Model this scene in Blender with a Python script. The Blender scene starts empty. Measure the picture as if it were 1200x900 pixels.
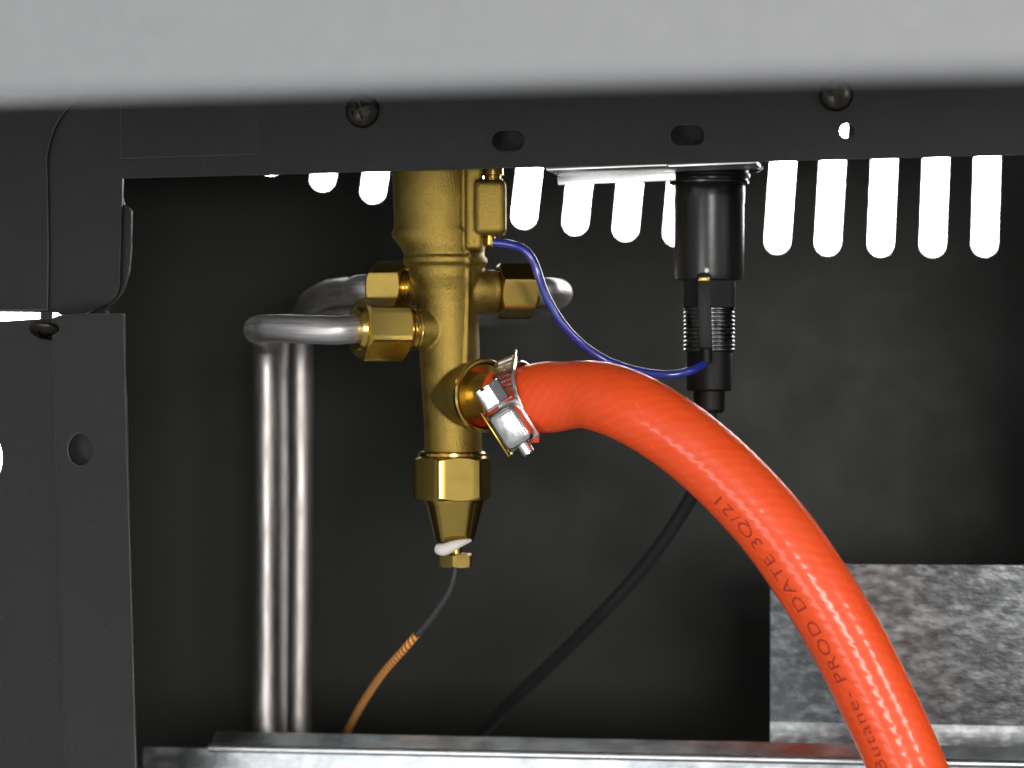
import bpy, bmesh, math, random
from mathutils import Vector, Matrix

random.seed(4)
S = bpy.context.scene
COL = S.collection
MM = 0.001
F = 2898.5                      # focal length in photo pixels (1200 wide)
YAW = math.radians(11.0)        # the cabinet stands turned a little to the lens

# ------------------------------------------------------------------ camera
cam_d = bpy.data.cameras.new('camera')
cam = bpy.data.objects.new('camera', cam_d); COL.objects.link(cam)
cam.location = (0, -0.5, 0); cam.rotation_euler = (math.pi / 2, 0, 0)
cam_d.sensor_width = 36.0; cam_d.lens = 36.0 * F / 1200
cam_d.clip_start = 0.01; cam_d.clip_end = 50
cam_d.dof.use_dof = True; cam_d.dof.focus_distance = 0.482; cam_d.dof.aperture_fstop = 14
S.camera = cam

# ------------------------------------------------------------------ light
w = bpy.data.worlds.new('World'); S.world = w; w.use_nodes = True
bg = w.node_tree.nodes['Background']
bg.inputs[0].default_value = (0.92, 0.96, 1.0, 1); bg.inputs[1].default_value = 0.40

def area(name, loc, target, sx, sy, power, col=(1, 1, 1)):
    l = bpy.data.lights.new(name, 'AREA'); l.shape = 'RECTANGLE'
    l.size = sx; l.size_y = sy; l.energy = power; l.color = col
    o = bpy.data.objects.new(name, l); COL.objects.link(o)
    o.location = loc
    o.rotation_euler = (Vector(target) - Vector(loc)).to_track_quat('-Z', 'Y').to_euler()
    return o

area('key_lamp', (0.10, -0.98, 0.015), (0.02, 0, -0.02), 0.20, 0.12, 4.4, (1.0, 0.97, 0.93))
area('side_lamp', (0.66, -0.72, 0.205), (0.03, 0, -0.03), 0.14, 0.14, 3.7, (1.0, 0.97, 0.94))
area('low_fill', (-0.34, -0.70, -0.20), (0.0, 0.0, -0.03), 0.24, 0.14, 1.3, (0.97, 0.98, 1.0))  # added fill, in place of light bounced up from below the front
area('wall_fill', (0.02, 0.24, 0.34), (0.02, 0.52, 0.02), 0.5, 0.12, 115.0, (1, 1, 1))  # added, unseen: whitens the wall to give the glare through the slots

S.view_settings.view_transform = 'Standard'; S.view_settings.look = 'None'
S.view_settings.exposure = 0; S.view_settings.gamma = 1
S.view_settings.use_curve_mapping = False
S.cycles.max_bounces = 10
S.cycles.use_adaptive_sampling = False

# ------------------------------------------------------------------ materials
def new_mat(name):
    m = bpy.data.materials.new(name); m.use_nodes = True
    nt = m.node_tree
    return m, nt, nt.nodes['Principled BSDF']

def N(nt, t, **kw):
    n = nt.nodes.new(t)
    for k, v in kw.items():
        if k.startswith('i_'): n.inputs[k[2:].replace('_', ' ')].default_value = v
        else: setattr(n, k, v)
    return n

def coords(nt, scale=(1, 1, 1), kind='Object'):
    tc = N(nt, 'ShaderNodeTexCoord'); mp = N(nt, 'ShaderNodeMapping')
    mp.inputs['Scale'].default_value = scale
    nt.links.new(tc.outputs[kind], mp.inputs[0]); return mp.outputs[0]

def noise(nt, vec, scale, detail=3, rough=0.55):
    n = N(nt, 'ShaderNodeTexNoise'); n.inputs['Scale'].default_value = scale
    n.inputs['Detail'].default_value = detail; n.inputs['Roughness'].default_value = rough
    nt.links.new(vec, n.inputs['Vector']); return n.outputs['Fac']

def ramp(nt, fac, stops):
    r = N(nt, 'ShaderNodeValToRGB'); e = r.color_ramp.elements
    e[0].position, e[0].color = stops[0][0], (*stops[0][1], 1)
    e[1].position, e[1].color = stops[-1][0], (*stops[-1][1], 1)
    for p, c in stops[1:-1]:
        x = e.new(p); x.color = (*c, 1)
    nt.links.new(fac, r.inputs[0]); return r.outputs[0]

def rng(nt, fac, a, b, lo=0.3, hi=0.7):
    m = N(nt, 'ShaderNodeMapRange')
    m.inputs['From Min'].default_value = lo; m.inputs['From Max'].default_value = hi
    m.inputs['To Min'].default_value = a; m.inputs['To Max'].default_value = b
    nt.links.new(fac, m.inputs[0]); return m.outputs[0]

def bump(nt, bsdf, height, dist, strength=1.0):
    b = N(nt, 'ShaderNodeBump'); b.inputs['Strength'].default_value = strength
    b.inputs['Distance'].default_value = dist
    nt.links.new(height, b.inputs['Height']); nt.links.new(b.outputs[0], bsdf.inputs['Normal']); nt.links.new(b.outputs[0], bsdf.inputs['Coat Normal'])

def metal(name, c1, c2, r1, r2, nscale=300, bscale=None, bdist=0.00003, stretch=(1, 1, 1)):
    m, nt, p = new_mat(name); v = coords(nt, stretch)
    f = noise(nt, v, nscale)
    nt.links.new(ramp(nt, f, [(0.3, c1), (0.7, c2)]), p.inputs['Base Color'])
    nt.links.new(rng(nt, f, r1, r2), p.inputs['Roughness'])
    p.inputs['Metallic'].default_value = 1
    if bscale: bump(nt, p, noise(nt, v, bscale, 4), bdist)
    return m

def paint(name, c1, c2, rough, bscale, bdist, nscale=60, spec=0.27, speck=0.6):
    m, nt, p = new_mat(name); v = coords(nt)
    f = noise(nt, v, nscale, 5, 0.65)
    base = ramp(nt, f, [(0.3, c1), (0.7, c2)])
    d = noise(nt, v, 1900, 1, 0.5)                       # dust specks
    k = rng(nt, d, 0.0, speck, 0.70, 0.80)
    mix = N(nt, 'ShaderNodeMix', data_type='RGBA')
    nt.links.new(k, mix.inputs['Factor']); nt.links.new(base, mix.inputs['A'])
    mix.inputs['B'].default_value = (*[min(0.6, c * 3.0 + 0.01) for c in c2], 1)
    nt.links.new(mix.outputs['Result'], p.inputs['Base Color'])
    nt.links.new(rng(nt, f, rough - 0.08, rough + 0.12), p.inputs['Roughness'])
    p.inputs['Specular IOR Level'].default_value = spec
    bump(nt, p, noise(nt, v, bscale, 2), bdist)
    return m

M = {}
M['black'] = paint('black powder coat', (0.0085, 0.0083, 0.0077), (0.0130, 0.0127, 0.0118), 0.5, 2500, 0.00004)
M['back'] = paint('black back sheet', (0.037, 0.0400, 0.0345), (0.0385, 0.0415, 0.036), 0.55, 2500, 0.00003)
M['post'] = paint('dark grey powder coat', (0.0115, 0.0111, 0.0104), (0.0165, 0.0160, 0.0149), 0.5, 2500, 0.00004)
M['hood'] = paint('silver grey hammered paint', (0.21, 0.214, 0.219), (0.265, 0.269, 0.274), 0.5, 1100, 0.00025, 1100)
M['edgelight'] = paint('painted edge highlight', (0.045, 0.044, 0.041), (0.085, 0.083, 0.078), 0.35, 2500, 0.00003, 200)  # lighter colour on bevel faces, painting highlights along the sheet edges
M['wall'] = paint('white wall paint', (0.78, 0.78, 0.77), (0.82, 0.82, 0.81), 0.8, 200, 0.0002)
M['cast'] = metal('cast brass', (0.245, 0.168, 0.038), (0.335, 0.233, 0.055), 0.44, 0.56, 350, 2600, 0.00012)
M['brass'] = metal('machined brass', (0.56, 0.385, 0.092), (0.60, 0.415, 0.102), 0.20, 0.23, 200)
M['brassdark'] = metal('dull brass', (0.30, 0.215, 0.06), (0.40, 0.29, 0.085), 0.3, 0.45, 250)
M['alu'] = metal('drawn aluminium tube', (0.30, 0.27, 0.25), (0.60, 0.58, 0.575), 0.36, 0.50, 620, 1400, 0.00002, (1, 1, 0.02))
def tube_mat():
    m, nt, p = new_mat('drawn aluminium pipe')
    tc = N(nt, 'ShaderNodeTexCoord'); sp = N(nt, 'ShaderNodeSeparateXYZ'); nt.links.new(tc.outputs['UV'], sp.inputs[0])
    def mth(op, a, b):
        n = N(nt, 'ShaderNodeMath', operation=op); nt.links.new(a, n.inputs[0])
        if b is not None: n.inputs[1].default_value = b
        return n.outputs[0]
    a = mth('MULTIPLY', sp.outputs[1], 2 * math.pi)
    cx = N(nt, 'ShaderNodeCombineXYZ')
    nt.links.new(mth('COSINE', a, None), cx.inputs[0]); nt.links.new(mth('SINE', a, None), cx.inputs[1]); nt.links.new(mth('MULTIPLY', sp.outputs[0], 0.02), cx.inputs[2])
    f = noise(nt, cx.outputs[0], 4.5, 4, 0.6)
    v = coords(nt); g = noise(nt, v, 160, 3, 0.6)
    c = ramp(nt, f, [(0.34, (0.40, 0.36, 0.335)), (0.52, (0.58, 0.555, 0.545)), (0.7, (0.68, 0.665, 0.66))])
    nt.links.new(c, p.inputs['Base Color']); p.inputs['Metallic'].default_value = 1
    nt.links.new(rng(nt, g, 0.42, 0.52), p.inputs['Roughness'])
    bump(nt, p, noise(nt, v, 120, 3, 0.6), 0.00006)
    return m
M['alu'] = tube_mat()
M['chrome'] = metal('plated steel', (0.66, 0.65, 0.63), (0.80, 0.79, 0.77), 0.16, 0.28, 500)
M['stainless'] = metal('stainless band', (0.50, 0.48, 0.45), (0.64, 0.62, 0.59), 0.2, 0.32, 500)
M['bracket'] = metal('zinc bracket', (0.62, 0.62, 0.60), (0.74, 0.74, 0.72), 0.3, 0.42, 300)
M['screw'] = metal('darkened screw', (0.030, 0.027, 0.022), (0.055, 0.049, 0.040), 0.3, 0.45, 600)  # dark metal, darkened further to stand in for the hood's shade
M['blackmetal'] = metal('black thread', (0.10, 0.10, 0.10), (0.16, 0.16, 0.16), 0.25, 0.35, 600)

def plastic(name, col, rough, spec=0.5, coat=0.0, bs=900, bd=0.00002):
    m, nt, p = new_mat(name); v = coords(nt)
    f = noise(nt, v, 120)
    nt.links.new(ramp(nt, f, [(0.3, tuple(c * 0.88 for c in col)), (0.7, col)]), p.inputs['Base Color'])
    p.inputs['Roughness'].default_value = rough; p.inputs['Specular IOR Level'].default_value = spec
    p.inputs['Coat Weight'].default_value = coat
    bump(nt, p, noise(nt, v, bs, 2), bd)
    return m
M['blackplastic'] = plastic('black plastic', (0.006, 0.006, 0.006), 0.28)
M['blackmatt'] = plastic('black matt plastic', (0.0035, 0.0035, 0.0034), 0.5, 0.22)
M['cable'] = plastic('black rubber cable', (0.012, 0.012, 0.012), 0.5)
M['sleeve'] = plastic('grey lead sleeve', (0.035, 0.035, 0.035), 0.55)
M['blue'] = plastic('blue wire insulation', (0.016, 0.027, 0.27), 0.25, 0.5, 0.6)
M['sealant'] = plastic('white sealant paste', (0.75, 0.72, 0.66), 0.6)
M['ink'] = plastic('faded dark print', (0.33, 0.020, 0.006), 0.5)

def hose_mat():
    m, nt, p = new_mat('orange rubber hose')
    tc = N(nt, 'ShaderNodeTexCoord'); sp = N(nt, 'ShaderNodeSeparateXYZ')
    nt.links.new(tc.outputs['UV'], sp.inputs[0])
    v = coords(nt)
    wob = noise(nt, v, 180, 2)
    def helix(sgn):
        a = N(nt, 'ShaderNodeMath', operation='MULTIPLY'); a.inputs[1].default_value = 2 * math.pi / 2.5
        nt.links.new(sp.outputs[0], a.inputs[0])
        b = N(nt, 'ShaderNodeMath', operation='MULTIPLY'); b.inputs[1].default_value = sgn * 2 * math.pi * 16
        nt.links.new(sp.outputs[1], b.inputs[0])
        c = N(nt, 'ShaderNodeMath', operation='ADD'); nt.links.new(a.outputs[0], c.inputs[0]); nt.links.new(b.outputs[0], c.inputs[1])
        w_ = N(nt, 'ShaderNodeMath', operation='MULTIPLY'); w_.inputs[1].default_value = 7.0; nt.links.new(wob, w_.inputs[0])
        c2 = N(nt, 'ShaderNodeMath', operation='ADD'); nt.links.new(c.outputs[0], c2.inputs[0]); nt.links.new(w_.outputs[0], c2.inputs[1])
        s = N(nt, 'ShaderNodeMath', operation='SINE'); nt.links.new(c2.outputs[0], s.inputs[0]); return s.outputs[0]
    h1, h2a = helix(1), helix(-1)
    q = N(nt, 'ShaderNodeMath', operation='MULTIPLY'); q.inputs[1].default_value = 0.3; nt.links.new(h2a, q.inputs[0]); h2 = q.outputs[0]
    mx = N(nt, 'ShaderNodeMath', operation='ADD'); nt.links.new(h1, mx.inputs[0]); nt.links.new(h2, mx.inputs[1])
    fine = N(nt, 'ShaderNodeMath', operation='MULTIPLY_ADD'); fine.inputs[1].default_value = 5.0
    nt.links.new(noise(nt, v, 520, 2), fine.inputs[0]); nt.links.new(mx.outputs[0], fine.inputs[2])
    bump(nt, p, fine.outputs[0], 0.00005, 0.19)
    col = ramp(nt, rng(nt, mx.outputs[0], 0, 1, -0.4, 1.0), [(0.0, (0.80, 0.072, 0.010)), (1.0, (0.83, 0.082, 0.012))])
    dust = rng(nt, noise(nt, v, 210, 5, 0.7), 0.0, 0.12, 0.52, 0.78)
    mix = N(nt, 'ShaderNodeMix', data_type='RGBA'); nt.links.new(dust, mix.inputs['Factor']); nt.links.new(col, mix.inputs['A'])
    mix.inputs['B'].default_value = (0.80, 0.17, 0.075, 1)
    nt.links.new(mix.outputs['Result'], p.inputs['Base Color'])
    nt.links.new(rng(nt, noise(nt, v, 130, 4, 0.6), 0.34, 0.52), p.inputs['Roughness'])
    p.inputs['Specular IOR Level'].default_value = 0.3; p.inputs['Coat Weight'].default_value = 0.22; p.inputs['Coat Roughness'].default_value = 0.13
    p.inputs['Subsurface Weight'].default_value = 0.12
    p.inputs['Subsurface Radius'].default_value = (1.0, 0.2, 0.08)
    p.inputs['Subsurface Scale'].default_value = 0.0015
    return m
M['hose'] = hose_mat()

def galv_mat(name, r0, r1, cols, pos=(0.48, 0.58, 0.70), fs=1.0):
    m, nt, p = new_mat(name)
    v = coords(nt, (0.6, 1, 1.2))
    big = noise(nt, v, 70 * fs, 3, 0.6); mid = noise(nt, v, 260 * fs, 2, 0.5)
    a = N(nt, 'ShaderNodeMath', operation='MULTIPLY_ADD'); a.inputs[1].default_value = 0.6
    nt.links.new(mid, a.inputs[0])
    h = N(nt, 'ShaderNodeMath', operation='MULTIPLY'); h.inputs[1].default_value = 0.55
    nt.links.new(big, h.inputs[0]); nt.links.new(h.outputs[0], a.inputs[2])
    nt.links.new(ramp(nt, a.outputs[0], [(p_, (c_ * 0.96, c_ * 1.01, c_ * 1.02)) for p_, c_ in zip(pos, cols)]), p.inputs['Base Color'])
    nt.links.new(rng(nt, a.outputs[0], r0, r1, 0.42, 0.7), p.inputs['Roughness'])
    p.inputs['Metallic'].default_value = 1
    bump(nt, p, noise(nt, v, 900, 3), 0.00006, 0.8)
    return m
M['galv'] = galv_mat('galvanised sheet', 0.30, 0.40, (0.26, 0.40, 0.62))
M['galvdark'] = galv_mat('darkened galvanised sheet', 0.25, 0.30, (0.055, 0.075, 0.17), (0.42, 0.56, 0.78), 2.0)  # darkened copy of the sheet; the dark interior's reflection put into its colour
M['galvbend'] = galv_mat('brightened galvanised bend', 0.42, 0.55, (0.20, 0.30, 0.55), (0.44, 0.56, 0.70), 2.5)  # rough bend, colour brightened to stand in for the light caught there
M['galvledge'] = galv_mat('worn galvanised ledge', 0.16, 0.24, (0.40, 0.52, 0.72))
M['edge'] = metal('rolled zinc edge', (0.74, 0.75, 0.75), (0.88, 0.89, 0.89), 0.30, 0.4, 300, 900, 0.00002)

def braid_mat():
    m, nt, p = new_mat('copper braid')
    tc = N(nt, 'ShaderNodeTexCoord'); sp = N(nt, 'ShaderNodeSeparateXYZ')
    nt.links.new(tc.outputs['UV'], sp.inputs[0])
    a = N(nt, 'ShaderNodeMath', operation='MULTIPLY'); a.inputs[1].default_value = 2 * math.pi / 1.4
    nt.links.new(sp.outputs[0], a.inputs[0])
    b = N(nt, 'ShaderNodeMath', operation='MULTIPLY_ADD'); b.inputs[1].default_value = 2 * math.pi * 2
    nt.links.new(sp.outputs[1], b.inputs[0]); nt.links.new(a.outputs[0], b.inputs[2])
    s = N(nt, 'ShaderNodeMath', operation='SINE'); nt.links.new(b.outputs[0], s.inputs[0])
    nt.links.new(ramp(nt, rng(nt, s.outputs[0], 0, 1, -1, 1), [(0, (0.50, 0.14, 0.02)), (1, (0.98, 0.47, 0.12))]), p.inputs['Base Color'])
    p.inputs['Metallic'].default_value = 0.15; p.inputs['Roughness'].default_value = 0.45
    bump(nt, p, s.outputs[0], 0.0001)
    return m
M['braid'] = braid_mat()

# ------------------------------------------------------------------ object helpers
def at(px, py, d):
    return Vector(((px - 600) * d / F, d - 500, (450 - py) * d / F))

UX = Vector((math.cos(YAW), -math.sin(YAW), 0)); NX = Vector((math.sin(YAW), math.cos(YAW), 0))
def plane_uv(px, py, d):
    r = Vector(((px - 600) / F, 1, (450 - py) / F))
    t = d * NX.y / r.dot(NX)
    p = r * t; p.y -= d
    return p.dot(UX), p.z
def plane_pt(u, v, n, d):
    return Vector((0, d - 500, 0)) + UX * u + NX * n + Vector((0, 0, v))

def thing(name, label, cat, loc, group=None):
    o = bpy.data.objects.new(name, None); COL.objects.link(o)
    o.location = Vector(loc) * MM; o.empty_display_size = 0.005
    o['label'] = label; o['category'] = cat
    if group: o['group'] = group
    return o
def world_loc(o):
    l = Vector((0, 0, 0))
    while o: l += o.location; o = o.parent
    return l
def link(name, me, mat, parent=None, angle=32, label=None):
    o = bpy.data.objects.new(name, me); COL.objects.link(o)
    if mat: me.materials.clear(); me.materials.append(mat)
    if parent:
        o.parent = parent
        off = world_loc(parent)
        me.transform(Matrix.Translation(-off))
    if len(me.polygons):
        me.polygons.foreach_set('use_smooth', [True] * len(me.polygons))
        me.set_sharp_from_angle(angle=math.radians(angle))
    if label: o['label'] = label
    return o
def tag(o, label, cat, group=None):
    o['label'] = label; o['category'] = cat
    if group: o['group'] = group
    return o

class MB:
    def __init__(s): s.v = []; s.f = []; s.uv = {}
    def add(s, verts, faces, uvs=None):
        b = len(s.v); s.v += [Vector(x) for x in verts]
        for i, f in enumerate(faces):
            if uvs: s.uv[len(s.f)] = uvs[i]
            s.f.append([b + k for k in f])
    def mesh(s, name):
        me = bpy.data.meshes.new(name)
        me.from_pydata([tuple(x * MM) for x in s.v], [], s.f)
        if s.uv:
            l = me.uv_layers.new(name='UVMap')
            for p in me.polygons:
                u = s.uv.get(p.index)
                if u:
                    for k, li in enumerate(p.loop_indices): l.data[li].uv = u[k]
        bm = bmesh.new(); bm.from_mesh(me); bmesh.ops.recalc_face_normals(bm, faces=bm.faces); bm.to_mesh(me); bm.free()
        return me
    def build(s, name, mat, parent=None, angle=32, label=None):
        return link(name, s.mesh(name), mat, parent, angle, label)

def frame(d):
    d = Vector(d).normalized()
    up = Vector((0, 0, 1)) if abs(d.z) < 0.9 else Vector((0, -1, 0))
    x = up.cross(d).normalized(); y = d.cross(x).normalized()
    return x, y, d

def lathe(mb, prof, o, d, seg=48, rot=0, cap=True):
    """prof: list of (radius, axial)"""
    o = Vector(o); x, y, z = frame(d); vs = []; fs = []
    for r, a in prof:
        for k in range(seg):
            t = 2 * math.pi * k / seg + rot
            vs.append(o + z * a + (x * math.cos(t) + y * math.sin(t)) * r)
    n = len(prof)
    for i in range(n - 1):
        for k in range(seg):
            k2 = (k + 1) % seg
            fs.append([i * seg + k, i * seg + k2, (i + 1) * seg + k2, (i + 1) * seg + k])
    if cap:
        fs.append(list(range(seg))[::-1]); fs.append([(n - 1) * seg + k for k in range(seg)])
    mb.add(vs, fs)

def hexnut(mb, o, d, ap, a0, a1, rot=0, cham=0.55, hole=None):
    """hexagonal nut with chamfered corners; ap = apothem"""
    o = Vector(o); x, y, z = frame(d); seg = 72; R = ap / math.cos(math.pi / 6)
    rc = ap * 0.985; vs = []; fs = []
    rows = []
    ds = max(0.15, 0.02 * ap)
    def ring(fn):
        rows.append(len(vs))
        for k in range(seg):
            t = 2 * math.pi * k / seg
            tt = (t + math.pi / 6) % (math.pi / 3) - math.pi / 6
            rh = ap / math.cos(tt)
            rh = min(rh, R * 0.985)
            r, a = fn(rh)
            vs.append(o + z * a + (x * math.cos(t + rot) + y * math.sin(t + rot)) * r)
    ring(lambda rh: (rc * 0.6 if hole is None else hole, a0))
    ring(lambda rh: (rc, a0))
    ring(lambda rh: (rh, a0 + (rh - rc) * cham * 1.1))
    ring(lambda rh: (rh, a1 - (rh - rc) * cham * 1.1))
    ring(lambda rh: (rc, a1))
    ring(lambda rh: (rc * 0.6 if hole is None else hole, a1))
    for i in range(len(rows) - 1):
        for k in range(seg):
            k2 = (k + 1) % seg
            fs.append([rows[i] + k, rows[i] + k2, rows[i + 1] + k2, rows[i + 1] + k])
    fs.append([rows[0] + k for k in range(seg)][::-1]); fs.append([rows[-1] + k for k in range(seg)])
    mb.add(vs, fs)

def box(mb, c, sx, sy, sz, ax=None, bev=0.0, seg=2):
    """box with bevelled edges; ax = (x,y,z) unit axes"""
    bm = bmesh.new(); bmesh.ops.create_cube(bm, size=1)
    for v in bm.verts: v.co = Vector((v.co.x * sx, v.co.y * sy, v.co.z * sz))
    if bev: bmesh.ops.bevel(bm, geom=bm.edges[:], offset=bev, segments=seg, affect='EDGES', profile=0.5)
    bm.verts.index_update()
    c = Vector(c); X, Y, Z = ax or (Vector((1, 0, 0)), Vector((0, 1, 0)), Vector((0, 0, 1)))
    mb.add([c + X * v.co.x + Y * v.co.y + Z * v.co.z for v in bm.verts], [[v.index for v in f.verts] for f in bm.faces]); bm.free()

def spline(pts, step):
    """Catmull-Rom through pts, resampled about every `step` mm"""
    P = [Vector(p) for p in pts]
    P = [P[0] * 2 - P[1]] + P + [P[-1] * 2 - P[-2]]
    out = []
    for i in range(1, len(P) - 2):
        a, b, c, d = P[i - 1:i + 3]
        n = max(2, int((c - b).length / step))
        ta = max((b - a).length, 1e-6) ** 0.5; tb = max((c - b).length, 1e-6) ** 0.5; tc = max((d - c).length, 1e-6) ** 0.5
        t0, t1 = 0, ta; t2 = t1 + tb; t3 = t2 + tc
        for k in range(n):
            t = t1 + (t2 - t1) * k / n
            A1 = a * ((t1 - t) / (t1 - t0)) + b * ((t - t0) / (t1 - t0))
            A2 = b * ((t2 - t) / (t2 - t1)) + c * ((t - t1) / (t2 - t1))
            A3 = c * ((t3 - t) / (t3 - t2)) + d * ((t - t2) / (t3 - t2))
            B1 = A1 * ((t2 - t) / (t2 - t0)) + A2 * ((t - t0) / (t2 - t0))
            B2 = A2 * ((t3 - t) / (t3 - t1)) + A3 * ((t - t1) / (t3 - t1))
            out.append(B1 * ((t2 - t) / (t2 - t1)) + B2 * ((t - t1) / (t2 - t1)))
    out.append(P[-2]); return out

def frames(path):
    T = []
    for i in range(len(path)):
        a = path[max(0, i - 1)]; b = path[min(len(path) - 1, i + 1)]
        T.append((b - a).normalized())
    up = Vector((0, -1, 0)) if abs(T[0].y) < 0.9 else Vector((0, 0, 1))
    n = (up - T[0] * up.dot(T[0])).normalized(); out = []; s = 0
    for i, t in enumerate(T):
        n = (n - t * n.dot(t)).normalized()
        if i: s += (path[i] - path[i - 1]).length
        out.append((path[i], t, n, t.cross(n), s))
    return out

def tube(mb, pts, r, step=1.0, seg=24, cap=True, round_end=False):
    path = spline(pts, step); fr = frames(path); L = fr[-1][4]
    vs = []; fs = []; uv = []
    for (p, t, n, b, s) in fr:
        rr = r(s, L) if callable(r) else r
        for k in range(seg):
            a = 2 * math.pi * k / seg
            vs.append(p + (n * math.cos(a) + b * math.sin(a)) * rr)
    for i in range(len(fr) - 1):
        for k in range(seg):
            k2 = (k + 1) % seg
            fs.append([i * seg + k, i * seg + k2, (i + 1) * seg + k2, (i + 1) * seg + k])
            uv.append([(fr[i][4], k / seg), (fr[i][4], (k + 1) / seg), (fr[i + 1][4], (k + 1) / seg), (fr[i + 1][4], k / seg)])
    if cap:
        fs.append(list(range(seg))[::-1]); uv.append([(0, 0)] * seg)
        fs.append([(len(fr) - 1) * seg + k for k in range(seg)]); uv.append([(L, 0)] * seg)
    mb.add(vs, fs, uv)
    return fr

def arc(cx, cy, r, a0, a1, n=8, ry=None):
    return [(cx + r * math.cos(math.radians(a0 + (a1 - a0) * k / n)), cy + (ry or r) * math.sin(math.radians(a0 + (a1 - a0) * k / n))) for k in range(n + 1)]
def slot_px(x0, y0, x1, y1, wid, n=10):
    """stadium outline from centre point 0 to centre point 1, in photo pixels"""
    a = math.degrees(math.atan2(y1 - y0, x1 - x0)); r = wid / 2
    return arc(x1, y1, r, a - 90, a + 90, n) + arc(x0, y0, r, a + 90, a + 270, n)

def sheet(name, mat, parent, d, outer, holes=(), thick=1.0, bev=0.15, label=None, angle=6):
    """a metal sheet whose front lies in the cabinet plane at depth d; outlines given as seen, holes cut through"""
    cu = bpy.data.curves.new(name, 'CURVE'); cu.dimensions = '2D'; cu.fill_mode = 'BOTH'
    for poly in [outer, *holes]:
        sp = cu.splines.new('POLY'); sp.points.add(len(poly) - 1); sp.use_cyclic_u = True
        for q, (px, py) in zip(sp.points, poly):
            u, v = plane_uv(px, py, d); q.co = (u, v, 0, 1)
    cu.extrude = thick / 2 - bev; cu.bevel_depth = bev; cu.offset = -bev; cu.bevel_resolution = 3
    tmp = bpy.data.objects.new('tmp', cu); COL.objects.link(tmp)
    dg = bpy.context.evaluated_depsgraph_get()
    me = bpy.data.meshes.new_from_object(tmp.evaluated_get(dg))
    bpy.data.objects.remove(tmp); bpy.data.curves.remove(cu)
    me.name = name
    for v in me.vertices:
        v.co = plane_pt(v.co.x, v.co.y, v.co.z + thick / 2, d) * MM
    bm = bmesh.new(); bm.from_mesh(me); bmesh.ops.remove_doubles(bm, verts=bm.verts, dist=1e-7)
    bmesh.ops.recalc_face_normals(bm, faces=bm.faces); bm.to_mesh(me); bm.free()
    o = link(name, me, mat, parent, angle, label)
    me.materials.append(M['edgelight'])
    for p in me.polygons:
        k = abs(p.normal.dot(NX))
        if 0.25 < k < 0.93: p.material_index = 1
    return o

def boolean_cut(o, cutter):
    m = o.modifiers.new('cut', 'BOOLEAN'); m.object = cutter; m.operation = 'DIFFERENCE'; m.solver = 'EXACT'
    dg = bpy.context.evaluated_depsgraph_get()
    me = bpy.data.meshes.new_from_object(o.evaluated_get(dg))
    o.modifiers.clear(); old = o.data; o.data = me; bpy.data.meshes.remove(old)
    bpy.data.objects.remove(cutter)
    me.polygons.foreach_set('use_smooth', [True] * len(me.polygons)); me.set_sharp_from_angle(angle=math.radians(30))

# ------------------------------------------------------------------ setting: the white wall behind
wl = MB(); box(wl, (0, 560, 0), 1600, 20, 1400)
o = wl.build('wall', M['wall']); o['kind'] = 'structure'
o['label'] = 'white wall showing bright through the vent slots'

# ------------------------------------------------------------------ cabinet
cab = thing('cabinet', 'black sheet metal cabinet with a silver grey hood and a row of vent slots', 'cabinet', (0, 0, -95))

# hood: rounded front lip running along the top
mb = MB(); prof = []
D_H = 282
def hood_v(px, py): return plane_uv(px, py, D_H)
(uL, vL), (uR, vR) = hood_v(0, 115.5), hood_v(1200, 84)
slope = (vR - vL) / (uR - uL)
R_ = 2.6
prof = [(0, 120), (0, 60), (0, 30), (0, R_)] + [(R_ - R_ * math.cos(math.radians(a)), R_ - R_ * math.sin(math.radians(a))) for a in range(8, 91, 8)] + [(R_ + 2.2, 0), (R_ + 2.5, 0.3), (R_ + 2.5, 1.0), (R_ + 2.2, 1.3), (R_ + 0.4, 1.3), (1.6, 2.4), (1.3, R_ + 1), (1.3, 88), (210, 88), (210, 90), (1.3, 90), (1.3, 120)]
us = [-260, -120, 0, 120, 260]
vs = []; fs = []
for u in us:
    for (n, v) in prof: vs.append(plane_pt(u, v + vL + slope * (u - uL), n, D_H))
K = len(prof)
for i in range(len(us) - 1):
    for k in range(K):
        k2 = (k + 1) % K
        fs.append([i * K + k, i * K + k2, (i + 1) * K + k2, (i + 1) * K + k])
fs.append(list(range(K))); fs.append([(len(us) - 1) * K + k for k in range(K)][::-1])
mb.add(vs, fs); mb.build('hood', M['hood'], cab, 25)

# front rail and left cheek: one L-shaped sheet
D_R = 478
outer = [(-40, 20), (1330, 20), (1330, 178), (1200, 181.5), (600, 196.5), (340, 204), (143.5, 209),
         (142.5, 240), (141, 300), (140, 335), (136, 347), (127, 355.5), (112, 362), (98, 368.5), (71, 369.5), (67, 366.5), (-40, 365.5)]
holes = [slot_px(588, 165, 603, 164.5, 24), slot_px(797.5, 158.5, 814, 158, 24), arc(992.5, 153, 9.2, 0, 345, 23)]
rail = sheet('front_rail', M['black'], cab, D_R, outer, holes, 1.0, 0.12)
# shallow pressed pad on the rail
sheet('pressed_pad', M['black'], rail, D_R - 0.22, [(141, 186), (141, 122), (296, 118), (302, 122), (303, 176), (297, 181)], (), 0.4, 0.18)
# tab of the inner sheet, standing out right of the cheek
sheet('corner_tab', M['black'], cab, D_R + 1.5, [(120, 225), (143.5, 232), (146, 240), (151, 243), (154, 248), (153.5, 290), (151.5, 318), (146.5, 338), (139, 350), (128, 359), (119, 369), (90, 369), (90, 225)], (), 0.9, 0.2)
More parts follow.
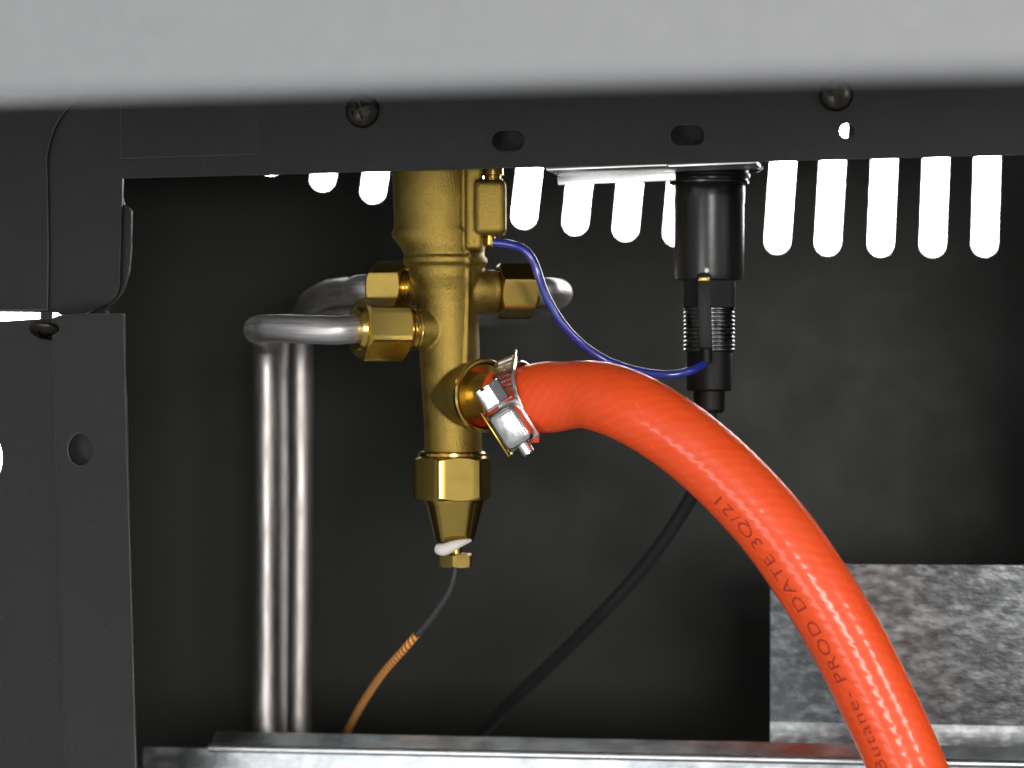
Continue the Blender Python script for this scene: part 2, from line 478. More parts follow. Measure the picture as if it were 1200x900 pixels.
# outer side sheet with a curved upper corner
sheet('side_sheet', M['black'], cab, D_R - 0.9, [(-60, 20), (-60, 364.5), (56, 363.5), (57, 300), (56, 230), (55, 185), (58, 168), (64, 150), (72, 136), (84, 122), (110, 100), (110, 20)], (), 0.8, 0.3)

# lower left: corner post and recessed side panel
D_P = 468
outer = [(60, 373), (68, 369.5), (100, 367.5), (143.5, 367), (145.5, 369), (148, 470), (152, 620), (156, 760), (160.5, 930), (76, 930), (70, 700), (64, 520)]
hole = arc(94, 527, 14, 0, 350, 28, 18.5)
post = sheet('corner_post', M['post'], cab, D_P, outer, [hole], 1.0, 0.38)
sheet('inner_flange', M['post'], post, D_P + 4, [(66, 380), (140, 380), (150, 930), (74, 930)], (), 1.0, 0.1)
outer = [(-60, 378.5), (0, 376.5), (45, 373.5), (62, 373), (66, 520), (72, 700), (80, 930), (-60, 930)]
lower = sheet('lower_side_panel', M['post'], cab, D_P + 2.5, outer, [arc(-42, 537, 46, 0, 352, 44)], 1.2, 0.2)
sheet('gap_spacer', M['back'], cab, D_R + 3, [(47, 355), (58, 355), (58, 385), (47, 385)], (), 2, 0.1)

# back sheet with the fan of vent slots
D_B = 680
slots = [(317, 204, -.17), (378, 222.5, -.16), (437, 236.5, -.15), (496, 248, -.14), (556, 258, -.125), (614, 266.5, -.115), (674, 274, -.105), (733, 281, -.095), (792, 287, -.085),
         (851, 292, -.08), (911, 296, -.072), (970, 298, -.06), (1032, 299.5, -.045), (1093, 300, -.04), (1154, 299.5, -.03), (1226, 298.5, -.02), (1278, 296.5, -.01)]
hs = []
for (x, yb, ln) in slots:
    yb -= 1.5
    r = 11.9 + (x - 300) / 900 * 0.9
    y1 = yb - r; y0 = 100 + (40 if x < 500 else 0) * 0
    hs.append(slot_px(x - ln * (y1 - y0), y0, x, y1, 2 * r, 14))
back = sheet('back_sheet', M['back'], cab, D_B, [(118, 60), (1350, 60), (1350, 1120), (118, 1120)], hs, 1.0, 0.12)

# sides, closing the box
def wall_panel(name, a, b, z0, z1, th, m):
    mb = MB(); a, b = Vector(a), Vector(b); t = (b - a).normalized(); nrm = Vector((t.y, -t.x, 0)) * th / 2
    vs = []
    for z in (z0, z1):
        for p, s in ((a, 1), (b, 1), (b, -1), (a, -1)): vs.append(Vector((p.x, p.y, 0)) + nrm * s + Vector((0, 0, z)))
    mb.add(vs, [[0, 1, 2, 3], [7, 6, 5, 4], [0, 1, 5, 4], [1, 2, 6, 5], [2, 3, 7, 6], [3, 0, 4, 7]])
    return mb.build(name, m, cab)
a = plane_pt(plane_uv(112, 400, D_R)[0], 0, 4, D_R); b = plane_pt(plane_uv(126, 400, D_B)[0], 0, -0.6, D_B)
wall_panel('inner_side_sheet', a, b, -150, 84, 1.0, M['back'])
a = plane_pt(plane_uv(1300, 400, D_R)[0], 0, 2, D_R); b = plane_pt(plane_uv(1340, 400, D_B)[0], 0, -0.6, D_B)
wall_panel('right_side_sheet', a, b, -150, 84, 1.0, M['back'])
# roof over the valve space and floor below it
def flat_panel(name, z, d0, d1, px0, px1, m):
    mb = MB(); vs = []
    for zz in (z, z + 1):
        for d, px in ((d0, px0), (d0, px1), (d1, px1), (d1, px0)):
            vs.append(plane_pt(plane_uv(px, 450, d)[0], zz, 0, d))
    mb.add(vs, [[3, 2, 1, 0], [4, 5, 6, 7], [0, 1, 5, 4], [1, 2, 6, 5], [2, 3, 7, 6], [3, 0, 4, 7]])
    mb.build(name, m, cab)
flat_panel('roof_sheet', 84, D_R + 1.2, D_B - 0.2, 60, 1330, M['back'])
flat_panel('floor_sheet', -140, D_R + 1.2, D_B - 0.2, 60, 1330, M['back'])

# dome screws with a cross recess
def dome_screw(px, py, d, r, name='screw', parent=None, axis=None, lab=None, rot=0.2, dome=0.62):
    p = plane_pt(*plane_uv(px, py, d), 0, d)
    ax = axis or -NX
    mb = MB(); h = r * dome
    prof = [(r * 0.98, -0.3), (r, 0.1)] + [(r * math.cos(math.radians(a)), 0.1 + h * math.sin(math.radians(a))) for a in (12, 25, 38, 51, 64, 77, 86)]
    lathe(mb, prof, p, ax, 40)
    o = mb.build(name, M['screw'], parent, 40, lab)
    x, y, z = frame(ax)
    c, s = math.cos(rot), math.sin(rot); X = x * c + y * s; Y = y * c - x * s
    cb = MB(); q = p + z * (h + 0.1)
    box(cb, q, r * 1.05, r * 0.24, h * 1.1, (X, Y, z)); 
    c2 = MB(); box(c2, q, r * 0.24, r * 1.05, h * 1.0, (X, Y, z))
    for cc in (cb, c2):
        k = cc.build('cutter', None); k.location = -world_loc(parent) if parent else (0, 0, 0)
        k.parent = None
        if parent:
            k.location = (0, 0, 0)
        bpy.context.view_layer.update()
        boolean_cut(o, k)
    return o
dome_screw(425, 130, D_R, 3.4, 'screw', rail, rot=0.35)
dome_screw(980, 111, D_R, 3.2, 'screw', rail, rot=0.1)
dome_screw(54, 387, D_P + 1.0, 3.3, 'screw', lower, axis=Vector((-0.12, -0.42, -0.9)).normalized(), rot=0.5, dome=0.4)

# ------------------------------------------------------------------ galvanised shield
D_T = 530
sh = thing('heat_shield', 'galvanised sheet tray with a folded ledge along the bottom and an upright plate at right', 'heat shield', plane_pt(30, -100, 5, D_T))
def tray_v(px):   # height of the fold along the tray, straight line
    (ua, va), (ub, vb) = plane_uv(243, 873, D_T), plane_uv(1200, 892, D_T)
    u = plane_uv(px, 450, D_T)[0]
    return u, va + (vb - va) * (u - ua) / (ub - ua)
def extrude_u(name, pxs, prof_fn, closed=True, m=M['galv'], angle=30, parent=sh, shear=0.0):
    mb = MB(); vs = []; fs = []; K = None
    for px in pxs:
        u, v0 = tray_v(px); pr = prof_fn(px); K = len(pr)
        for (n, v) in pr: vs.append(plane_pt(u - (shear * n if px == pxs[0] else 0), v + v0, n, D_T))
    for i in range(len(pxs) - 1):
        for k in range(K if closed else K - 1):
            k2 = (k + 1) % K
            fs.append([i * K + k, i * K + k2, (i + 1) * K + k2, (i + 1) * K + k])
    fs.append(list(range(K))); fs.append([(len(pxs) - 1) * K + k for k in range(K)][::-1])
    mb.add(vs, fs); return mb.build(name, m, parent, angle)
def fold(r, a0, a1, cn, cv, n=6): return [(cn + r * math.cos(math.radians(a0 + (a1 - a0) * k / n)), cv + r * math.sin(math.radians(a0 + (a1 - a0) * k / n))) for k in range(n + 1)]
# front face (reaches further left than the ledge)
extrude_u('front_face', [166, 190, 240, 300, 400, 600, 800, 1000, 1290],
          lambda px: [(0.9, -60), (0.9, -0.9), (1.6, -0.9), (1.6, -60)])
# ledge with rounded fold; the left end is cut at a slant
def ledge_prof(px): return [(1.0, -0.1), (1.65, 1.25), (2.35, 2.6), (2.8, 2.6), (2.1, 1.2), (1.5, -0.2)]
ledge = extrude_u('ledge', [243, 300, 400, 600, 800, 1000, 1290], ledge_prof, shear=-0.5, m=M['galvledge'])
extrude_u('rolled_edge', [242, 244, 300, 400, 600, 800, 1000, 1290], lambda px: fold(0.85 if px > 243 else 0.4, 90, 450, 0.75, -0.82, 20)[:-1], m=M['edge'], parent=ledge)
# upright plate, rising from the back of the leaning ledge
def bend_prof(px):
    a = [(2.3 + 1.1 * (1 - (1 - t) ** 2), 2.55 + 4.2 * t) for t in [k / 10 for k in range(11)]]
    return a + [(n + 0.5, v) for n, v in a[::-1]]
def plate_prof(px): return [(3.4, 6.75), (3.4, 22), (3.4, 40.1), (3.9, 40.1), (3.9, 22), (3.9, 6.75)]
up = extrude_u('upright_plate', [901, 960, 1050, 1150, 1290], plate_prof, m=M['galvdark'])
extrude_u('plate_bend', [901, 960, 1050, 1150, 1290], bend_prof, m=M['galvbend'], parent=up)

# ------------------------------------------------------------------ mounting bracket (behind the rail)
D_K = 484
br = thing('mounting_bracket', 'bright zinc angle bracket under the rail, behind the two oval holes', 'bracket', at(700, 190, D_K + 5))
sheet('back_plate', M['black'], br, D_K, [(562, 120), (892, 120), (892, 184), (562, 190)], (), 0.8, 0.1)
mb = MB()
def shelf_piece(px0, px1, py, d0, d1, th=0.7, lip=0, bev=0.2, py1=None):
    z0 = (450 - py) * d0 / F; z1 = (450 - (py1 or py)) * d0 / F
    p = [plane_pt(plane_uv(px0, 450, d0)[0], z0, 0, d0), plane_pt(plane_uv(px1, 450, d0)[0], z1, 0, d0)]
    L = (p[1] - p[0]); X = L.normalized(); Y = NX; Z = X.cross(Y)
    c = (p[0] + p[1]) / 2 + Y * (d1 - d0) / 2
    box(mb, c, L.length, d1 - d0, th, (X, Y, Z), bev)
    if lip:
        box(mb, (p[0] + p[1]) / 2 + Y * (d1 - d0) - Z * (lip / 2 - th / 2), L.length, 0.7, lip, (X, Y, Z), bev)
shelf_piece(640, 782, 198.5, D_K, D_K + 13, 0.8, 2.6, 0.2, 195.5)
mb.build('angle_flange', M['bracket'], br)
mb = MB()
shelf_piece(782, 886, 196.5, D_K, D_K + 10, 0.9, 0, 0.25, 194)
mb.build('igniter_plate', M['bracket'], br)
mb = MB(); p = at(887, 195.5, 490); lathe(mb, [(0.3, -2.2), (0.95, -1.9), (1.05, -1.2), (1.05, 1.2), (0.95, 1.9), (0.3, 2.2)], p, (0.2, -0.95, 0.1), 20); mb.build('rivet', M['chrome'], br)

# ------------------------------------------------------------------ gas valve
VX = (530 - 600) * 500 / F
valve = thing('gas_valve', 'cast brass gas valve with hex nuts hanging from the rail beside the hose', 'valve', (VX, 0, -38))
P5 = 500 / F
def zc(py): return (450 - py) * P5
rows = [(165, 460, 566), (203, 460, 566), (248, 461, 566), (251, 461.5, 565.5), (268, 461.5, 566), (271, 459.0, 569.5), (278, 459.0, 571), (282, 463, 569), (287, 467, 568.5), (292, 470.5, 568), (300, 474, 567.5), (303, 472, 571), (309, 472.5, 571), (313, 477, 567), (325, 480, 566),
        (340, 486, 562), (355, 489, 560), (380, 490, 561), (405, 491, 562), (440, 493, 563), (500, 497, 564), (536, 498, 565)]
mb = MB(); vs = []; fs = []; seg = 64
for (py, l, r) in rows:
    c = ((l + r) / 2 - 600) * P5; rx = (r - l) / 2 * P5; ry = min(rx, 8.6)
    for k in range(seg):
        t = 2 * math.pi * k / seg
        vs.append((c + rx * math.cos(t), ry * math.sin(t), zc(py)))
for i in range(len(rows) - 1):
    for k in range(seg): fs.append([i * seg + k, i * seg + (k + 1) % seg, (i + 1) * seg + (k + 1) % seg, (i + 1) * seg + k])
fs.append(list(range(seg))); fs.append([(len(rows) - 1) * seg + k for k in range(seg)][::-1])
mb.add(vs, fs)
# vertical ridge and side lobe
box(mb, at(556, 240, 497.5), 3.4, 13.2, 18.6, None, 0.7)
box(mb, at(574.5, 244.5, 495.8), 6.4, 12, 11.0, None, 1.3, 3)
# parting line of the casting
sp_ = []
for (py, l, r) in rows[1:-1]:
    x = 551 + (545 - 551) * (py - 203) / 300; c = (l + r) / 2; k = max(-1, min(1, (x - c) / ((r - l) / 2)))
    rx = (r - l) / 2 * P5
    sp_.append(Vector(((x - 600) * P5, -min(rx, 8.6) * math.sqrt(1 - k * k) + 0.15, zc(py))))
tube(mb, sp_, 0.55, 0.5, 12)
# outlets
def ray(d, t, z, x0=VX): d = Vector(d).normalized(); return Vector((x0, 0, z)) + d * t
A_FL = Vector((-1, -0.52, 0)).normalized(); Z_FL = 10.9
A_RL = Vector((-1, 0.42, 0)).normalized(); Z_RL = 19.6
A_R = Vector((1, 0.24, 0)).normalized(); Z_R = 18.9
A_IN = Vector((0.62, -0.78, 0)).normalized(); Z_IN = -2.3
lathe(mb, [(4.6, 0), (4.2, 5), (3.9, 9.3)], (VX, 0, Z_FL), A_FL, 40)
lathe(mb, [(4.6, 0), (4.2, 5), (3.7, 8.0)], (VX, 0, Z_RL), A_RL, 40)
lathe(mb, [(4.8, 0), (4.6, 5), (4.1, 9.2)], (VX, 0, Z_R), A_R, 40)
lathe(mb, [(6.0, 0), (6.2, 5), (6.5, 10.0)], (VX, 0, Z_IN), A_IN, 48)
body = mb.build('valve_body', M['cast'], valve, 60)
m = body.modifiers.new('r', 'REMESH'); m.mode = 'VOXEL'; m.voxel_size = 0.00026; m.adaptivity = 0
m2 = body.modifiers.new('s', 'SMOOTH'); m2.factor = 0.5; m2.iterations = 2
dg = bpy.context.evaluated_depsgraph_get()
me = bpy.data.meshes.new_from_object(body.evaluated_get(dg)); body.modifiers.clear(); body.data = me
me.materials.clear(); me.materials.append(M['cast'])
me.polygons.foreach_set('use_smooth', [True] * len(me.polygons))

# small brass pin and top tag beside the lobe
mb = MB(); lathe(mb, [(1.3, -1.2), (1.3, 1.0), (0.9, 1.4)], at(573, 281, 496), (0, 0, -1), 20); mb.build('pin', M['brass'], valve)
mb = MB(); lathe(mb, [(2.1, -1), (2.1, 0.4), (1.7, 0.6), (1.7, 1.1), (2.2, 1.3), (2.2, 4.5)], at(577, 213, 494), (0, 0, 1), 24); mb.build('lobe_screw', M['brass'], valve)

def thread(mb, o, d, r, a0, a1, pitch=0.8):
    prof = []; a = a0
    while a < a1:
        prof += [(r - 0.28, a), (r, a + pitch * 0.35), (r, a + pitch * 0.55), (r - 0.28, a + pitch * 0.95)]; a += pitch
    lathe(mb, prof, o, d, 40)

def flare(z, ax, ap, t0, t1, rot, thr, lab):
    o = Vector((VX, 0, z))
    mb = MB(); hexnut(mb, o, ax, ap, t0, t1, rot)
    n = mb.build('flare_nut', M['brass'], valve, 28, lab)
    mb = MB(); thread(mb, o, ax, thr, t0 - 3.4, t0 + 0.5); mb.build('thread', M['brass'], n)
    mb = MB(); lathe(mb, [(ap * 0.62, t1 - 0.3), (ap * 0.80, t1), (ap * 0.74, t1 + 0.9), (3.0, t1 + 1.0)], o, ax, 40); mb.build('nut_collar', M['brass'], n)
flare(Z_FL, A_FL, 5.7, 11.3, 20.6, math.radians(10), 4.1, 'larger brass flare nut at the front left')
flare(Z_RL, A_RL, 4.9, 9.6, 17.0, math.radians(2), 3.7, 'brass flare nut at the back left')
flare(Z_R, A_R, 5.0, 9.4, 16.6, math.radians(8), 4.0, 'brass flare nut on the right of the body')

# inlet: dished brass flange behind the hose end
mb = MB(); o = Vector((VX, 0, Z_IN))
lathe(mb, [(4.0, 9.4), (6.9, 9.6), (7.35, 10.0), (7.4, 10.7), (7.15, 11.1), (6.7, 11.15), (6.2, 10.4), (4.4, 10.2)], o, A_IN, 64)
mb.build('inlet_flange', M['brass'], valve)
mb = MB(); lathe(mb, [(4.4, 9.4), (4.4, 16.5)], o, A_IN, 40); mb.build('hose_nipple', M['brassdark'], valve)

# bottom nut, cone and gland nut
BX = at(530, 560, 500); BX.z = 0; DN = (0, 0, -1)
mb = MB(); lathe(mb, [(5.0, -zc(528)), (6.6, -zc(529)), (6.9, -zc(531)), (6.9, -zc(534)), (6.6, -zc(536)), (4, -zc(536.5))], BX, DN, 48); mb.build('nut_washer', M['brass'], valve)
mb = MB(); hexnut(mb, BX, DN, 7.15, -zc(535.5), -zc(585.5), math.radians(17)); mb.build('hex_nut', M['brass'], valve, 28)
mb = MB(); lathe(mb, [(5.0, -zc(584)), (6.1, -zc(586)), (6.0, -zc(589)), (5.7, -zc(592)), (4.05, -zc(631)), (3.8, -zc(634)), (1.5, -zc(634.5))], BX + Vector((0.45, 0, 0)), DN, 56); mb.build('cone', M['brass'], valve)
mb = MB(); GX = BX + Vector((0.75, 0, 0)); lathe(mb, [(1.25, -zc(630)), (1.25, -zc(652))], GX, DN, 24); mb.build('gland_neck', M['brass'], valve)
mb = MB(); hexnut(mb, GX, DN, 3.15, -zc(648.5), -zc(664.5), math.radians(8)); mb.build('gland_nut', M['brassdark'], valve, 28)
# smear of paste under the cone
mb = MB(); pts = [at(512, 643, 496), at(520, 644, 495.2), at(530, 640, 495.0), at(541, 636, 495.4), at(552, 633, 496.6)]
tube(mb, pts, lambda s, L: 0.25 + 1.1 * max(0.0, math.sin(math.pi * min(1, (s + 0.5) / (L + 0.5)) ** 0.62)) ** 0.7 * (1 - 0.45 * s / L), 0.25, 16)
sp = mb.build('paste', M['sealant'], valve, 80)

# ------------------------------------------------------------------ aluminium pipes
RP = 2.85
def pipe(pts, label):
    mb = MB(); tube(mb, pts, RP, 1.0, 32)
    return tag(mb.build('gas_pipe', M['alu'], None, 50), label, 'pipe', 'aluminium gas pipes from the valve')
zf = Z_FL
e = ray(A_FL, 18.5, zf); e2 = ray(A_FL, 22, zf)
pA = [e, e2, at(398, 387, 488.5), at(360, 386, 490), at(330, 385, 494), at(312, 385, 498), at(302.5, 386, 507), at(303, 387.5, 524), at(307, 389, 540), at(310.5, 393, 552), at(311.5, 403, 559.5), at(312, 420, 561), at(312, 520, 561), at(312, 700, 561), at(311, 905, 561)]
pipe(pA, 'aluminium pipe from the front left nut, nearest and leftmost of the three')
e = ray(A_RL, 15.5, Z_RL); e2 = ray(A_RL, 20, Z_RL)
pB = [e, e2, at(415, 341, 531), at(395, 342, 543), at(375, 348, 560), at(361, 360, 575), at(353.5, 380, 585), at(352, 410, 588), at(352, 560, 588), at(351, 700, 588), at(349, 910, 588)]
pipe(pB, 'aluminium pipe from the back left nut, rightmost of the three upright runs')
e = ray(A_R, 15.5, Z_R); e2 = ray(A_R, 19, Z_R)
pC = [e, e2, at(643, 341.5, 508), at(652.5, 342.5, 515), at(655, 345, 527), at(648, 350, 545), at(628, 360, 568), at(590, 367, 586), at(540, 369, 596), at(480, 368, 602), at(420, 365, 606), at(375, 367, 609), at(350, 375, 611), at(337.5, 392, 612), at(333.5, 420, 613), at(333, 560, 613), at(333, 910, 613)]
pipe(pC, 'aluminium pipe from the right nut, bending behind the valve, middle upright run')

# ------------------------------------------------------------------ hose
HR = 7.0
hz = lambda py, d: at(0, py, d).z
hose_pts = [at(590, 469.7, 487.2), at(611, 467.5, 484.3), at(650, 465, 480), at(690, 462.5, 475.6), at(735, 475.5, 470), at(790, 507.5, 467), at(845, 553, 465), at(905, 617, 463),
            at(950, 680, 461.5), at(990, 746, 460.5), at(1025, 815, 459.5), at(1055, 880, 458.5), at(1085, 955, 457.5), at(1108, 1020, 457)]
def hose_r(s, L):
    r = HR - 0.25 + 0.45 * s / L
    r -= 0.55 * math.exp(-((s - 4.2) / 2.6) ** 2)          # pinched by the clamp
    r += 0.20 * math.exp(-((s - 11.5) / 3.0) ** 2)
    r -= 0.30 * math.exp(-((s - 17.5) / 4.5) ** 2)
    return r
mb = MB(); HF = tube(mb, hose_pts, hose_r, 0.5, 72)
LH = HF[-1][4]
hose = mb.build('gas_hose', M['hose'], None, 60)
hose.location = (0, 0, 0)
tag(hose, 'orange red rubber gas hose clamped to the brass valve and curving down to the right', 'hose')
# small flap of rubber below the clamp
mb = MB(); box(mb, at(626.5, 510, 480), 1.9, 2.0, 3.0, None, 0.4); mb.build('rubber_flap', M['hose'], hose)

# printed lettering wrapped on the hose
def s_of(px, py):
    best = None
    for f in HF:
        p = f[0]; d = p.y + 500; x = 600 + p.x * F / d; y = 450 - p.z * F / d
        e = (x - px) ** 2 + (y - py) ** 2
        if best is None or e < best[0]: best = (e, f[4])
    return best[1]
def hose_at(s):
    lo = 0
    for i in range(len(HF) - 1):
        if HF[i + 1][4] >= s: lo = i; break
    a, b = HF[lo], HF[min(lo + 1, len(HF) - 1)]
    t = (s - a[4]) / max(1e-6, b[4] - a[4])
    return a[0].lerp(b[0], t), a[1].lerp(b[1], t).normalized()
def print_on_hose(text, sa, sb, phi, cap_h):
    cu = bpy.data.curves.new('lettering', 'FONT'); cu.body = text; cu.size = 1.0; cu.fill_mode = 'FRONT'; cu.space_character = 1.12; cu.space_word = 1.0
    cu.offset = -0.006
    tmp = bpy.data.objects.new('tmp', cu); COL.objects.link(tmp)
    dg = bpy.context.evaluated_depsgraph_get()
    me = bpy.data.meshes.new_from_object(tmp.evaluated_get(dg)); bpy.data.objects.remove(tmp)
    xs = [v.co.x for v in me.vertices]; x0, x1 = min(xs), max(xs)
    bm = bmesh.new(); bm.from_mesh(me)
    bmesh.ops.triangulate(bm, faces=bm.faces[:])
    for it in range(3):
        le = [e for e in bm.edges if e.calc_length() > 0.16]
        if not le: break
        bmesh.ops.subdivide_edges(bm, edges=le, cuts=1); bmesh.ops.triangulate(bm, faces=bm.faces[:])
    k = cap_h / 0.70
    for v in bm.verts:
        s = sa + (sb - sa) * (v.co.x - x0) / (x1 - x0)      # sa > sb: reads up the hose
        c, t = hose_at(s)
        toc = (Vector((0, -500, 0)) - c); n = (toc - t * toc.dot(t)).normalized(); b = t.cross(n)   # b: towards the lower left side
        if b.x > 0: b = -b
        R = hose_r(s, LH) + 0.035
        a = phi + (v.co.y - 0.35) * k / R
        v.co = (c + (n * math.cos(a) + b * math.sin(a)) * R) * MM
    bm.to_mesh(me); bm.free()
    me.name = 'lettering'
    return link('lettering', me, M['ink'], hose, 60, 'dark printed words reading up the hose')
print_on_hose('Butane- PROD DATE 3Q/21', s_of(1059, 890), s_of(867, 563), math.radians(38), 2.5)

# ------------------------------------------------------------------ hose clamp
CC = at(612, 467.5, 484.2); CA = Vector((0.87, -0.34, 0.33)).normalized()
clamp = thing('hose_clamp', 'steel worm drive clamp gripping the end of the orange hose', 'clamp', CC + Vector((0, 0, -8)))
tocam = Vector((0, -500, 0)) - CC
Zn = (tocam - CA * tocam.dot(CA)).normalized()        # front of the band
Dn = CA.cross(Zn).normalized()
if Dn.z > 0: Dn = -Dn
def cl(ang, r, a):   # angle from front towards below
    t = math.radians(ang); return CC + CA * a + (Zn * math.cos(t) + Dn * math.sin(t)) * r
BW = 5.0
mb = MB()
def band_seg(mb, a0, a1, r0, r1, w0, w1, n, rfun=None):
    vs = []; fs = []
    for i in range(n + 1):
        a = a0 + (a1 - a0) * i / n
        ex = rfun(a) if rfun else 0
        vs += [cl(a, r0 + ex, w0), cl(a, r1 + ex, w0), cl(a, r1 + ex, w1), cl(a, r0 + ex, w1)]
    for i in range(n):
        for k in range(4):
            fs.append([i * 4 + k, i * 4 + (k + 1) % 4, (i + 1) * 4 + (k + 1) % 4, (i + 1) * 4 + k])
    fs.append([0, 1, 2, 3]); fs.append([n * 4 + k for k in (3, 2, 1, 0)])
    mb.add(vs, fs)
# inner plain band goes right round
band_seg(mb, 18, 270, 6.82, 7.12, -BW / 2, BW / 2, 60)
inner = mb.build('band', M['stainless'], clamp)
# outer perforated tail: two side rails joined by slanting rungs, over the top of the hose
mb = MB(); lift = lambda a: 0.9 * max(0, (-a - 66) / 18.0) ** 1.5
a0, a1 = 30, -84
band_seg(mb, a0, a1, 7.16, 7.62, -BW / 2 + 0.1, -BW / 2 + 0.95, 40, lift)
band_seg(mb, a0, a1, 7.16, 7.62, BW / 2 - 0.95, BW / 2 - 0.1, 40, lift)
na = 14
for i in range(na + 1):
    a = a0 + (a1 - a0) * i / na
    hw = 2.9 if i < na else 4.5
    band_seg(mb, a - hw / 2, a + hw / 2, 7.2, 7.62, -BW / 2 + 0.9, BW / 2 - 0.9, 2, lift)
mb.build('perforated_tail', M['stainless'], clamp)
# rolled rim on the hose side
mb = MB()
band_seg(mb, -90, 60, 7.62, 8.15, BW / 2 - 0.35, BW / 2 - 0.0, 40, lift)
mb.build('band_rim', M['stainless'], clamp)
hp = cl(20, 9.7, -0.2) 
TH = 5
hp = hp; rad = (cl(TH, 10, 0) - CC).normalized(); tang = (Dn * math.cos(math.radians(TH)) - Zn * math.sin(math.radians(TH))).normalized()
CAx = CA; rr_ = Matrix.Rotation(math.radians(11), 3, rad); tA = rr_ @ tang; tB = rr_ @ tang if False else Matrix.Rotation(math.radians(-11), 3, rad) @ tang
tang = tA if tA.x > tB.x else tB; CA = tang.cross(rad).normalized(); CA = CA if CA.dot(CAx) > 0 else -CA; hp = hp - Vector((0, 0, 1.0))
mb = MB()
box(mb, hp, 6.2, 8.2, 4.4, (CA, tang, rad), 1.5, 5)
box(mb, hp - rad * 1.7 , 6.7, 8.6, 1.2, (CA, tang, rad), 0.35, 2)
hs_ = mb.build('screw_housing', M['chrome'], clamp, 40)
mb = MB(); so = hp + rad * 0.35
lathe(mb, [(2.0, -4.9), (2.3, -4.7), (2.3, -4.2), (1.8, -4.0)], so, tang, 32)
fx, fy, _z = frame(tang)
hexnut(mb, so, tang, 2.6, -9.4, -4.9, math.atan2(rad.dot(fy), rad.dot(fx)), 0.5)
lathe(mb, [(3.1, -5.3), (3.2, -5.1), (3.1, -4.8)], so, tang, 32)
sc = mb.build('screw', M['chrome'], clamp, 28)
cut = MB(); box(cut, so - tang * 9.6, 0.9, 1.6, 7, (CA, tang, rad))
k = cut.build('cutter', None); bpy.context.view_layer.update(); boolean_cut(sc, k)
mb = MB(); lathe(mb, [(1.25, 3.9), (1.25, 6.0), (0.95, 6.3)], so, tang, 24); mb.build('screw_tip', M['chrome'], clamp)
# thin saddle strip showing behind the housing
mb = MB(); vs = []
box(mb, hp - CA * 3.6 - rad * 0.6 - tang * 0.4, 0.35, 10.0, 3.2, (CA, tang, rad), 0.1); mb.build('saddle', M['brass'], clamp)

# ------------------------------------------------------------------ igniter
IX = at(831, 300, 503); IX.z = 0
ign = thing('igniter', 'black cylindrical push igniter hanging under the rail between the vent slots', 'igniter', (IX.x, IX.y, -6))
PI_ = 503 / F
def zi(py): return -(450 - py) * PI_
mb = MB()
lathe(mb, [(6.0, zi(194)), (8.3, zi(196)), (8.4, zi(199)), (7.9, zi(201)), (7.9, zi(203)), (8.3, zi(205)), (8.35, zi(208)), (7.8, zi(210)), (7.8, zi(212)), (8.1, zi(213.5)), (8.0, zi(216)), (6.6, zi(217))], IX, DN, 56)
mb.build('collar', M['blackplastic'], ign)
mb = MB(); lathe(mb, [(6.8, zi(214)), (7.25, zi(219)), (7.25, zi(235)), (7.1, zi(240)), (7.05, zi(322)), (6.8, zi(328)), (5.4, zi(329))], IX, DN, 64)
mb.build('housing', M['blackplastic'], ign)
mb = MB(); hexnut(mb, IX, DN, 5.2, zi(328), zi(361), math.radians(4), 0.3); mb.build('hex_section', M['blackmatt'], ign, 28)
mb = MB(); thread(mb, IX, DN, 5.25, zi(360), zi(409), 0.83); mb.build('threaded_section', M['blackmetal'], ign, 25)
mb = MB(); lathe(mb, [(4.4, zi(406)), (4.6, zi(409)), (4.6, zi(456)), (4.3, zi(458)), (3.4, zi(458.5))], IX, DN, 48); mb.build('sleeve', M['blackmatt'], ign)
mb = MB(); lathe(mb, [(3.2, zi(457)), (3.2, zi(480)), (2.6, zi(484))], IX, DN, 40); mb.build('cable_boot', M['blackmatt'], ign)
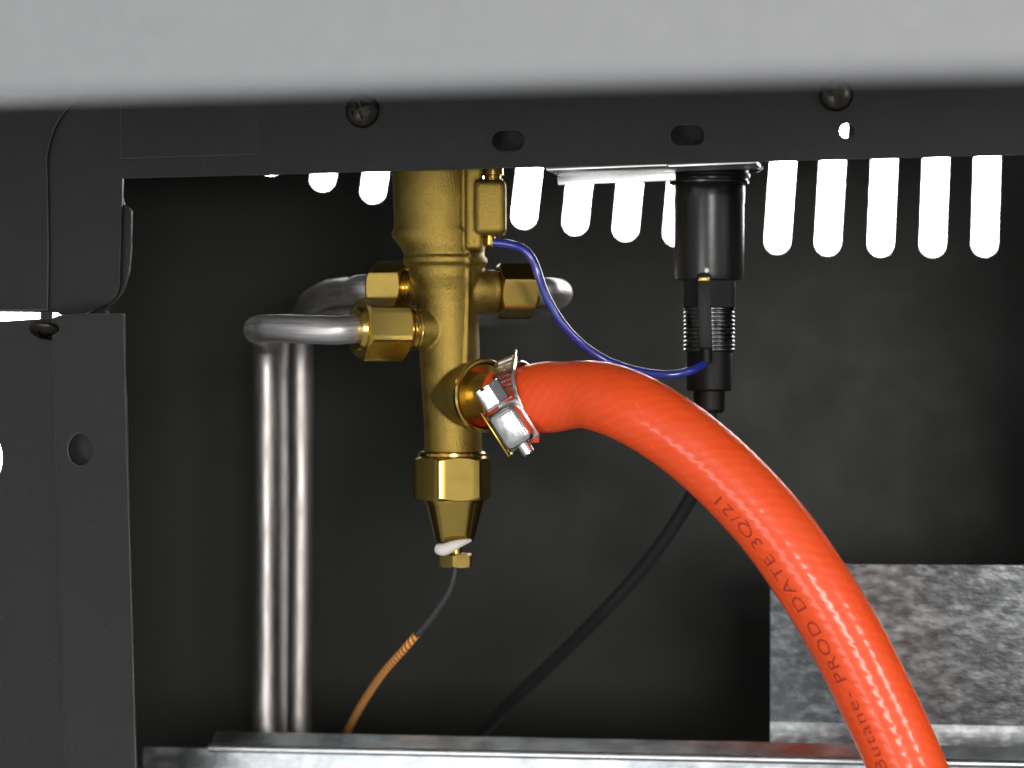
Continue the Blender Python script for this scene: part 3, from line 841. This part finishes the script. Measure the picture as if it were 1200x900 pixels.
# flat terminal in front, with a small pale rivet; white colour stands in for its glint
mb = MB(); box(mb, at(826, 372, 495.4), 2.7, 0.9, 17.5, (Vector((1, 0, 0.03)).normalized(), Vector((0, 1, 0)), Vector((-0.03, 0, 1)).normalized()), 0.2); tm = mb.build('terminal', M['blackmatt'], ign)
mb = MB(); box(mb, at(825, 327, 494.6), 2.2, 0.5, 0.9, None, 0.15); mb.build('terminal_clip', M['brassdark'], tm)
mb = MB(); lathe(mb, [(0.5, 0), (0.48, 0.3), (0.2, 0.5)], at(828, 317, 495.6), (0, -1, 0.2), 16); mb.build('rivet_glint', M['sealant'], tm)

# ------------------------------------------------------------------ wires and cables
mb = MB()
tube(mb, [at(579, 284, 490), at(590, 285, 489.5), at(604, 288, 489), at(615, 293, 488.5), at(624, 304, 488.5), at(630, 319, 488.5), at(637, 340, 489), at(648, 362, 489.5), at(663, 384, 490), at(684, 405, 491), at(708, 421, 491.5), at(736, 432, 491), at(762, 437.5, 490.5), at(788, 439, 490), at(808, 435, 490.5), at(824, 427, 493.5)], 0.84, 0.5, 24)
tag(mb.build('blue_wire', M['blue'], None, 60), 'thin blue wire looping from the brass valve to the black igniter', 'wire')
mb = MB()
tube(mb, [at(832, 476, 503), at(832, 500, 504), at(829, 535, 507), at(815, 572, 512), at(790, 615, 519), at(755, 663, 528), at(710, 714, 538), at(655, 769, 552), at(610, 812, 562), at(570, 852, 571), at(520, 905, 582)], 1.5, 0.8, 24)
tag(mb.build('igniter_cable', M['cable'], None, 60), 'black cable sweeping from the igniter down behind the ledge to the left', 'cable')
mb = MB(); lathe(mb, [(1.0, -1.6), (1.25, -1.4), (1.25, 1.4), (1.0, 1.6)], at(827, 417, 494.8), (-0.05, 0.0, 1), 20); mb.build('terminal_sleeve', M['blackmatt'], ign)
lead = thing('thermocouple_lead', 'thin lead under the brass gland nut, grey at the top and copper braided below', 'lead', at(486, 745, 506))
mb = MB(); tube(mb, [at(534, 660, 500), at(533, 672, 500), at(527, 692, 501), at(513, 714, 503), at(499, 732, 505), at(485, 747, 507)], lambda s, L: 0.62 + 0.06 * math.sin(s * 2.2) + 0.12 * s / L, 0.4, 16); mb.build('grey_sleeve', M['sleeve'], lead, 60)
mb = MB(); tube(mb, [at(488, 744, 506.6), at(476, 758, 509), at(452, 785, 518), at(432, 813, 532), at(416, 840, 548), at(405, 862, 560), at(392, 900, 572)], 0.82, 0.3, 16); mb.build('copper_braid', M['braid'], lead, 60)
